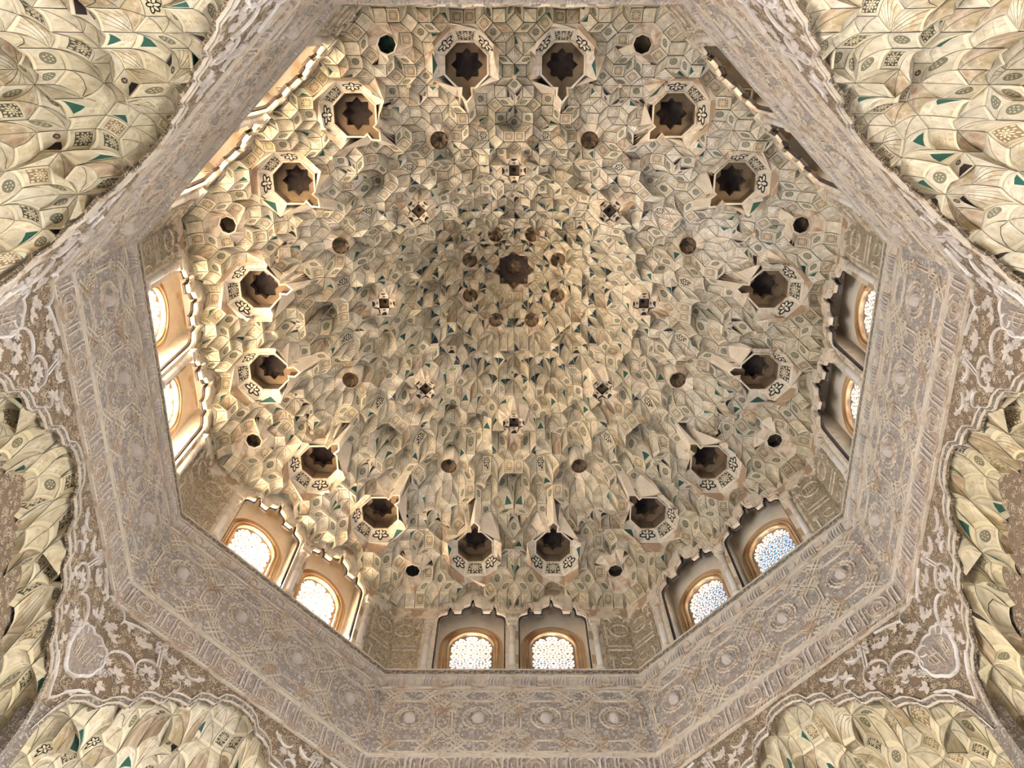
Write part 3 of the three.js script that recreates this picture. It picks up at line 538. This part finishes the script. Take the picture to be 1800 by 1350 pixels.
for (let k = 0; k < 8; k++) {
  const w = frameOf(k), S = SIDES[k], shows = k !== 4;
  top(w, 'wall_' + COMPASS[k], `carved plaster drum wall on the ${S} side of the octagon, strapwork frieze below two arched windows`, 'wall', { kind: 'structure' });
  part('drum_masonry', merge([box(-1.85, 1.85, BAND1, -0.02, -0.5, 0.0), box(1.06, 1.9, -0.02, 2.25, -0.5, -0.09), box(-1.9, -1.06, -0.02, 2.25, -0.5, -0.09), box(-0.09, 0.09, -0.02, 2.25, -0.5, -0.09), box(-1.1, 1.1, 1.99, 2.25, -0.5, -0.09)]), M.stucco, w);
  part('window_facade', ornament.facade, M.pale, w);
  for (const c of [-WC, WC]) { part('lambrequin_moulding', ornament.lambrequin, M.pale, w).position.x = c; part('lambrequin_fillet', ornament.lambrequin2, M.pale, w).position.x = c; part('gap_shadow_strip', ornament.gap, M.dark, w).position.x = c; }
  part('dotted_band', ornament.dottedBand, M.dotted, w); part('fillet', ornament.fillet, M.pale, w); part('cove', ornament.cove, M.stucco, w);
  // carved letters and leaves of the cornice
  for (let m = 0; m < 8; m++) {
    const x = -1.657 + 0.4143 * (m + 0.5), put = (g, dx, r = 0) => { const o = part('cornice_letter', g, M.white, w); o.position.set(x + dx, -0.185, 0.012); o.rotation.set(0.11, 0, r); };
    for (let i = 0; i < 4; i++) put(ornament.stroke, -0.1 + i * 0.038);
    put(ornament.tall, 0.062); put(ornament.tall, 0.09); put(ornament.curl, 0.16); put(ornament.sweep, -0.15); put(ornament.foot, -0.02);
  }
  if (shows) {
    part('frieze_panel', planarUV(box(-1.66, 1.66, -1.31, -0.2, -0.02, 0.004), 1.6), M.frieze, w);
    part('strapwork', ornament.strapwork, M.pale, w);
    part('rail', ornament.rails, M.pale, w); part('thin_rail', ornament.thinRails, M.pale, w); part('rope_moulding', ornament.rope, M.pale, w);
    part('inscription_band', planarUV(box(-1.66, 1.66, BAND1, -1.33, -0.02, 0.004), 1.1), M.inscription, w);
    for (let i = 0; i < 4; i++) {
      const m = part('scalloped_medallion', ornament.scallop, M.pale, w); m.position.set(-HALF + (i + 0.5) * PER, FY + 0.04, 0);
      part('medallion_ring', ornament.scallop2, M.pale, m); part('shell_boss', ornament.shell, M.white, m);
      if (i < 3) for (const s of [1, -1]) part('star_boss', ornament.starBoss, M.pale, w).position.set(-HALF + (i + 1) * PER, FY + s * 0.41, 0);
    }
    for (let i = 0; i < 6; i++) {
      const x = -1.657 + (i + 0.5) * 0.5523, o = part('roundel', ornament.roundel, M.pale, w); o.position.set(x, -1.48, 0); part('kufic_letters', ornament.kufic, M.pale, o);
      const q = part('letter_shafts', ornament.shafts, M.white, w); q.position.set(x + 0.2, -1.49, 0); const q2 = part('letter_shafts', ornament.shafts, M.white, w); q2.position.set(x - 0.19, -1.49, 0); q2.scale.x = 0.7;
    }
    // carved panels beside the corner
    for (const s of [-1, 1]) {
      const x0 = s > 0 ? 1.25 : -1.655, panel = part('corner_panel', planarUV(box(x0, x0 + 0.405, 0.11, 1.22, -0.02, 0.012), 0.55), M.panel, w);
      const put = (name, g) => part(name, g, M.pale, panel), X = (x) => s * x;
      put('cartouche', bar(arc(X(1.49), 0.93, 0.125, 0, 345, 23).map(([x, y]) => [x, y]), 0.02, 0.012, 0.022, true, true));
      put('cartouche_letters', merge([-0.06, -0.02, 0.02, 0.06].map((d, i) => bar([[X(1.49) + d, 0.85 + 0.02 * (i % 2)], [X(1.49) + d * 0.8, 1.0]], 0.014, 0.012, 0.016)).concat([bar([[X(1.49) - 0.08, 0.88], [X(1.49) + 0.08, 0.9]], 0.014, 0.012, 0.016)])));
      put('inscription_strip', merge([bar([[X(1.3), 0.52], [X(1.62), 0.52]], 0.014, 0.012, 0.016), bar([[X(1.3), 0.6], [X(1.62), 0.6]], 0.014, 0.012, 0.016)].concat(Array.from({ length: 14 }, (_, i) => bar([[X(1.31 + i * 0.023), 0.53], [X(1.315 + i * 0.023), 0.59]], 0.009, 0.012, 0.012)))));
      put('floral_stem', merge([bar([[X(1.3), 0.66], [X(1.3), 1.12]], 0.02, 0.012, 0.018), bar([[X(1.27), 0.8], [X(1.34), 0.8]], 0.045, 0.012, 0.016), bar([[X(1.27), 0.98], [X(1.34), 0.98]], 0.05, 0.012, 0.016), bar([[X(1.34), 0.14], [X(1.34), 0.4]], 0.026, 0.012, 0.018), bar([[X(1.3), 0.36], [X(1.38), 0.36]], 0.05, 0.012, 0.018), bar(arc(X(1.52), 0.3, 0.07, 0, 345, 16), 0.014, 0.012, 0.014, true)]));
      put('stilted_arch', merge([bar([[X(1.27), 1.1], ...arc(X(1.33), 1.15, 0.055, s > 0 ? 180 : 0, s > 0 ? 0 : 180, 10), [X(1.385), 1.12]], 0.03, 0.006, 0.03, false, true), bar([...arc(X(1.49), 1.2, 0.07, s > 0 ? 180 : 0, s > 0 ? 0 : 180, 10)], 0.03, 0.006, 0.03, false, true), bar([...arc(X(1.62), 1.13, 0.05, s > 0 ? 180 : 0, s > 0 ? 0 : 180, 10)], 0.03, 0.006, 0.03, false, true)]));
    }
  }
  const arched = k !== 0 && k !== 4;
  const g = part('spandrel_ground', planarUV(arched ? ornament.ground : ornament.plainGround, 1.3), M.spandrel, w);
  if (arched && k % 2 === 0) part('recessed_panel', planarUV(box(-1.9, 1.9, -4.6, -2.0, -0.4, -0.29), 1.3), M.spandrel, w);
  if (k === 0) part('added_eave', box(-2.1, 2.1, 2.0, 2.2, -1.35, -0.4), M.wood, w);  // unseen, added on this side alone to keep sky out of the panes
  if (arched) {
    part('corner_pier', planarUV(merge([box(1.585, 1.672, -4.1, -3.12, -0.12, 0.006), box(-1.672, -1.585, -4.1, -3.12, -0.12, 0.006)])), M.dotted, w);
    part('arch_border', ornament.archBand, M.dotted, w); part('arch_fillet', ornament.archLine, M.pale, w);
    for (const s of [-1, 1]) {
      const put = (name, geo, t, y, r = 0, q = 1) => { const o = part(name, geo, M.white, w); o.position.set(s * t, y, 0); o.rotation.z = s * r; o.scale.setScalar(q); return o; };
      const stem = (pts, wd = 0.024) => part('vine_stem', bar(pts.map(([t, y]) => [s * t, y]), wd, 0, 0.026, false, true), M.white, w);
      put('palmette', ornament.palmetteLeaf, 1.02, -2.19); put('palmette', ornament.palmetteLeaf, 1.27, -2.42, 0.2); put('knot_flower', ornament.knotFlower, 1.02, -1.84, -0.25); put('lobed_leaf', ornament.lobedLeaf, 1.24, -1.95, 0.3);
      put('lobed_leaf', ornament.lobedLeaf, 0.83, -1.9, -0.7, 0.8); put('trefoil', ornament.trefoil, 0.72, -2.02, -0.6); put('star_flower', ornament.starFlower, 0.62, -2.0); put('trefoil', ornament.trefoil, 0.88, -2.28, -1.2); put('star_flower', ornament.starFlower, 1.4, -2.36); put('trefoil', ornament.trefoil, 1.5, -2.1, 0.5); put('trefoil', ornament.trefoil, 1.42, -1.85, 1.2, 0.8); put('star_flower', ornament.starFlower, 1.54, -1.96); put('trefoil', ornament.trefoil, 1.36, -2.66, 1.4); put('trefoil', ornament.trefoil, 1.54, -2.86, 2.4, 0.8); put('knot_flower', ornament.knotFlower, 1.38, -2.5, 0.9, 0.6);
      stem(arc(1.02, -2.18, 0.135, -40, 200, 20)); stem(arc(1.29, -2.3, 0.145, 10, 160, 16).concat([[1.14, -2.22]])); stem([[1.43, -2.28], [1.45, -2.42], [1.4, -2.52]]); stem(arc(1.62, -1.84, 0.13, 95, 200, 12), 0.02); stem([[1.5, -1.83], [1.36, -1.78], [1.2, -1.75]], 0.018); stem(arc(0.9, -1.8, 0.1, 190, 330, 12), 0.018); stem([[1.657, -3.05], [1.6, -2.98], [1.55, -2.88], [1.47, -2.8], [1.38, -2.76]], 0.022); stem(arc(0.62, -1.84, 0.09, 200, 340, 12), 0.016); stem(arc(0.74, -2.12, 0.07, 20, 250, 12), 0.018); stem(arc(1.5, -2.3, 0.06, 0, 290, 14), 0.016); put('trefoil', ornament.trefoil, 1.14, -2.5, 1.9, 0.8); put('star_flower', ornament.starFlower, 1.14, -1.9, 0, 0.8); put('trefoil', ornament.trefoil, 0.5, -1.88, -0.9, 0.8); put('lobed_leaf', ornament.lobedLeaf, 1.6, -2.02, 0.9, 0.8);
      const cart = Array.from({ length: 33 }, (_, i) => { const a = -Math.PI / 2 + i / 32 * Math.PI, r = 0.225 + 0.016 * Math.abs(Math.cos(a * 5)); return [s * (1.657 - r * Math.cos(a)), -2.44 + r * 1.15 * Math.sin(a)]; });
      part('cartouche', bar(cart, 0.03, 0, 0.03, false, true), M.white, w);
      const field = part('cartouche_field', planarUV(slab(s > 0 ? cart : cart, [], 0, 0.012), 0.4), M.inscription, w);
      part('cartouche_letters', merge([0.03, 0.07, 0.11].map((d) => bar([[s * (1.657 - d), -2.56], [s * (1.657 - d - 0.03), -2.34]], 0.012, 0.01, 0.014)).concat([bar(arc(s * 1.56, -2.46, 0.06, 0, 300, 14), 0.012, 0.01, 0.014)])), M.pale, field);
    }
  }
  for (const [i, c] of [[0, -WC], [1, WC]]) {
    const o = along(frameOf(k), c, 0, 0), side = ((k >= 3 && k <= 5) ? 1 - i : i) ? 'right-hand' : 'left-hand';
    top(o, 'window', `${i ? 'second' : 'first'} arched lattice window, clockwise seen from below, of the pair in the ${S} wall of the drum, deep ochre plaster recess`, 'window', { kind: 'structure' });
    o.name = 'window_' + (2 * k + i + 1);
    for (const j of win.jambs) part('jamb', j, M.ochre, o);
    part('soffit', win.soffit, M.ochre, o); part('sill', win.sill, M.marble, o); part('recess_back', win.back, M.ochre, o);
    for (const j of win.rings) part('arch_moulding', j, M.wood, o);
    part('pierced_lattice', lattice, M.tracery ??= std({ map: noiseColor(128, 91, [150, 130, 108], [188, 170, 146]) }), o);
  }
  if (shows) for (const [i, x] of [[0, -1.165], [1, 0], [2, 1.165]]) {
    const o = along(frameOf(k), x, 0, 0.0);
    top(o, 'colonnette', `${['first', 'middle', 'last'][i]} slim white colonnette, going clockwise, of the ${S} pair of arched windows`, 'column', { group: 'colonnettes of the drum windows' });
    part('shaft', ornament.colonnette.shaft, M.white, o); part('base', ornament.colonnette.base, M.pale, o); part('capital', ornament.colonnette.capital, M.pale, o);
  }
}
// ------------------------------------------------------------------ honeycomb vaults under the arches of the drum
{
  const tiles = tiling(0.138, 6.6), rnd = rngOf(23), STEP = 0.165;
  const level = (x, z) => {
    const o = octant(x, z), d = Math.max(0, o.rho - AP), t = Math.abs(o.t) * HALF / (HALF + d * T8), diag = o.k % 2, [, a] = fold(x, z);
    return Math.ceil((archAt(t) - d * (diag ? 1.3 : 1.9) + (d > 0.05 ? 0.14 * Math.sin(d * 9) * Math.cos(o.t * 8) + 0.15 * (hash(x * x + z * z, Math.abs(x * z), 4) - 0.5) : 0)) / STEP - 0.15);
  };
  for (let k = 0; k < 8; k++) {
    if (k === 0 || k === 4) continue;
    const diag = k % 2, a = sideAngle(k), n = [Math.cos(a), Math.sin(a)], cells = [], bed = [], g = new THREE.Group();
    g.position.set(0, RIM, 0);
    top(g, 'trim', diag ? `honeycomb squinch of ochre-white plaster cells filling the ${SIDES[k]} corner of the hall under the drum` : `band of honeycomb plaster cells along the arch under the ${SIDES[k]} drum wall`, 'squinch', { kind: 'structure' });
    g.name = 'trim_' + (k + 1);
    for (const q of tiles) {
      const o = octant(...q.c); if (o.k !== k || o.rho < AP - 0.03) continue;
      if (diag ? Math.max(Math.abs(q.c[0]), Math.abs(q.c[1])) > 4.55 : o.rho > 4.3) continue;
      const quad = q.v.map(([x, z]) => { const d = x * n[0] + z * n[1], s = Math.max(0, AP + 0.012 - d); return [x + n[0] * s, z + n[1] * s]; });
      const lv = q.v.map((p) => level(...p) * STEP), [r, fa] = fold(...q.c);
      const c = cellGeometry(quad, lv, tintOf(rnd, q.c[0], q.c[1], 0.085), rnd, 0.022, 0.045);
      c.face = dress(c.type, q.square, r, hash(r, o.t * 1.0, 5), rnd()); if (c.face === 'ribbed' && rnd() < 0.65) c.face = 'plain'; if (c.face === 'rosettePale' && rnd() < 0.5) c.face = 'rosette'; if (rnd() < 0.12) c.face = 'stain';
      c.order = Math.hypot(q.c[0] - eye.x, lv[0] - eye.y, q.c[1] - eye.z); cells.push(c);
      const b = cellGeometry(quad, lv.map((l) => l + 0.04), [1, 1, 1], rnd, -0.01, 0.001).g; b.deleteAttribute('color'); b.deleteAttribute('uv'); bed.push(b);
    }
    hangCells(cells, g); part('mortar_bed', mergeGeometries(bed), M.lath, g).userData.kind = 'stuff';
  }
}

// ------------------------------------------------------------------ roof, the square hall below and the ground outside
{
  const cone = new THREE.LatheGeometry([[4.8, 2.2], [0.3, 8.6], [0.0, 8.7], [0.0, 9.0], [0.4, 8.9], [5.0, 2.2], [4.8, 2.2]].map((p) => V2(...p)), 8, -Math.PI / 8 + Math.PI / 2);
  const roof = new THREE.Group(); roof.position.set(0, RIM, 0); top(roof, 'roof', 'eight-sided tiled roof closing the dome from above', 'roof', { kind: 'structure' });
  part('roof_shell', planarUV(flat(cone)), M.tile, roof);
  const oct = ngon(8, 4.04 / Math.cos(Math.PI / 8), 22.5), g = plate([[-5.3, -5.3], [5.3, -5.3], [5.3, 5.3], [-5.3, 5.3]], oct, -1.72, -1.4);
  part('shoulder_slab', g, M.stucco, roof);
  const H = RIM - 1.45, names = ['south', 'east', 'north', 'west'];
  const door = (cx, w, h) => [[cx - w, 0], [cx - w, h - w], ...arc(cx, h - w, w, 180, 0, 20).slice(1, -1), [cx + w, h - w], [cx + w, 0]];
  for (let i = 0; i < 4; i++) {
    const wall = new THREE.Group(), a = -Math.PI / 2 + i * Math.PI / 2;
    wall.position.set(4.42 * Math.cos(a), 0, 4.42 * Math.sin(a)); wall.rotation.y = Math.atan2(-Math.cos(a), -Math.sin(a));
    top(wall, 'wall_hall_' + names[i], `plain plastered ${names[i]} wall of the square hall under the drum, unseen openings shaped for the light`, 'wall', { kind: 'structure' });
    part('masonry', slab([[-5.2, 0], ...(i === 1 ? door(0, 2.9, 6.6) : i === 3 ? door(0, 1.5, 5.6) : i === 0 ? door(0, 0.7, 3.4) : []), [5.2, 0], [5.2, H], [-5.2, H]], [], -0.8, 0), M.spandrel, wall);
  }
  const shadeSlab = new THREE.Mesh(box(-11.5, -5.2, 7.4, 7.7, -6, 6), M.pale); shadeSlab.castShadow = shadeSlab.receiveShadow = true; top(shadeSlab, 'added_shade_slab', 'unseen flat slab added to shade the ground outside the west doorway of the hall', 'roof', { kind: 'structure' });  // out-of-view slab added to keep sun off the ground by the west doorway
  const floor = new THREE.Mesh(box(-5.2, 5.2, -0.2, 0, -5.2, 5.2), M.marble); floor.receiveShadow = true; top(floor, 'floor', 'pale marble floor of the square hall', 'floor', { kind: 'structure' });
  const ground = new THREE.Mesh(box(-60, 60, -0.4, -0.21, -60, 60), M.ground); ground.receiveShadow = true; top(ground, 'ground', 'blue-grey paved ground outside the hall, unseen, toned for the light it bounces in', 'ground', { kind: 'structure' });
}

renderer.render(scene, camera);
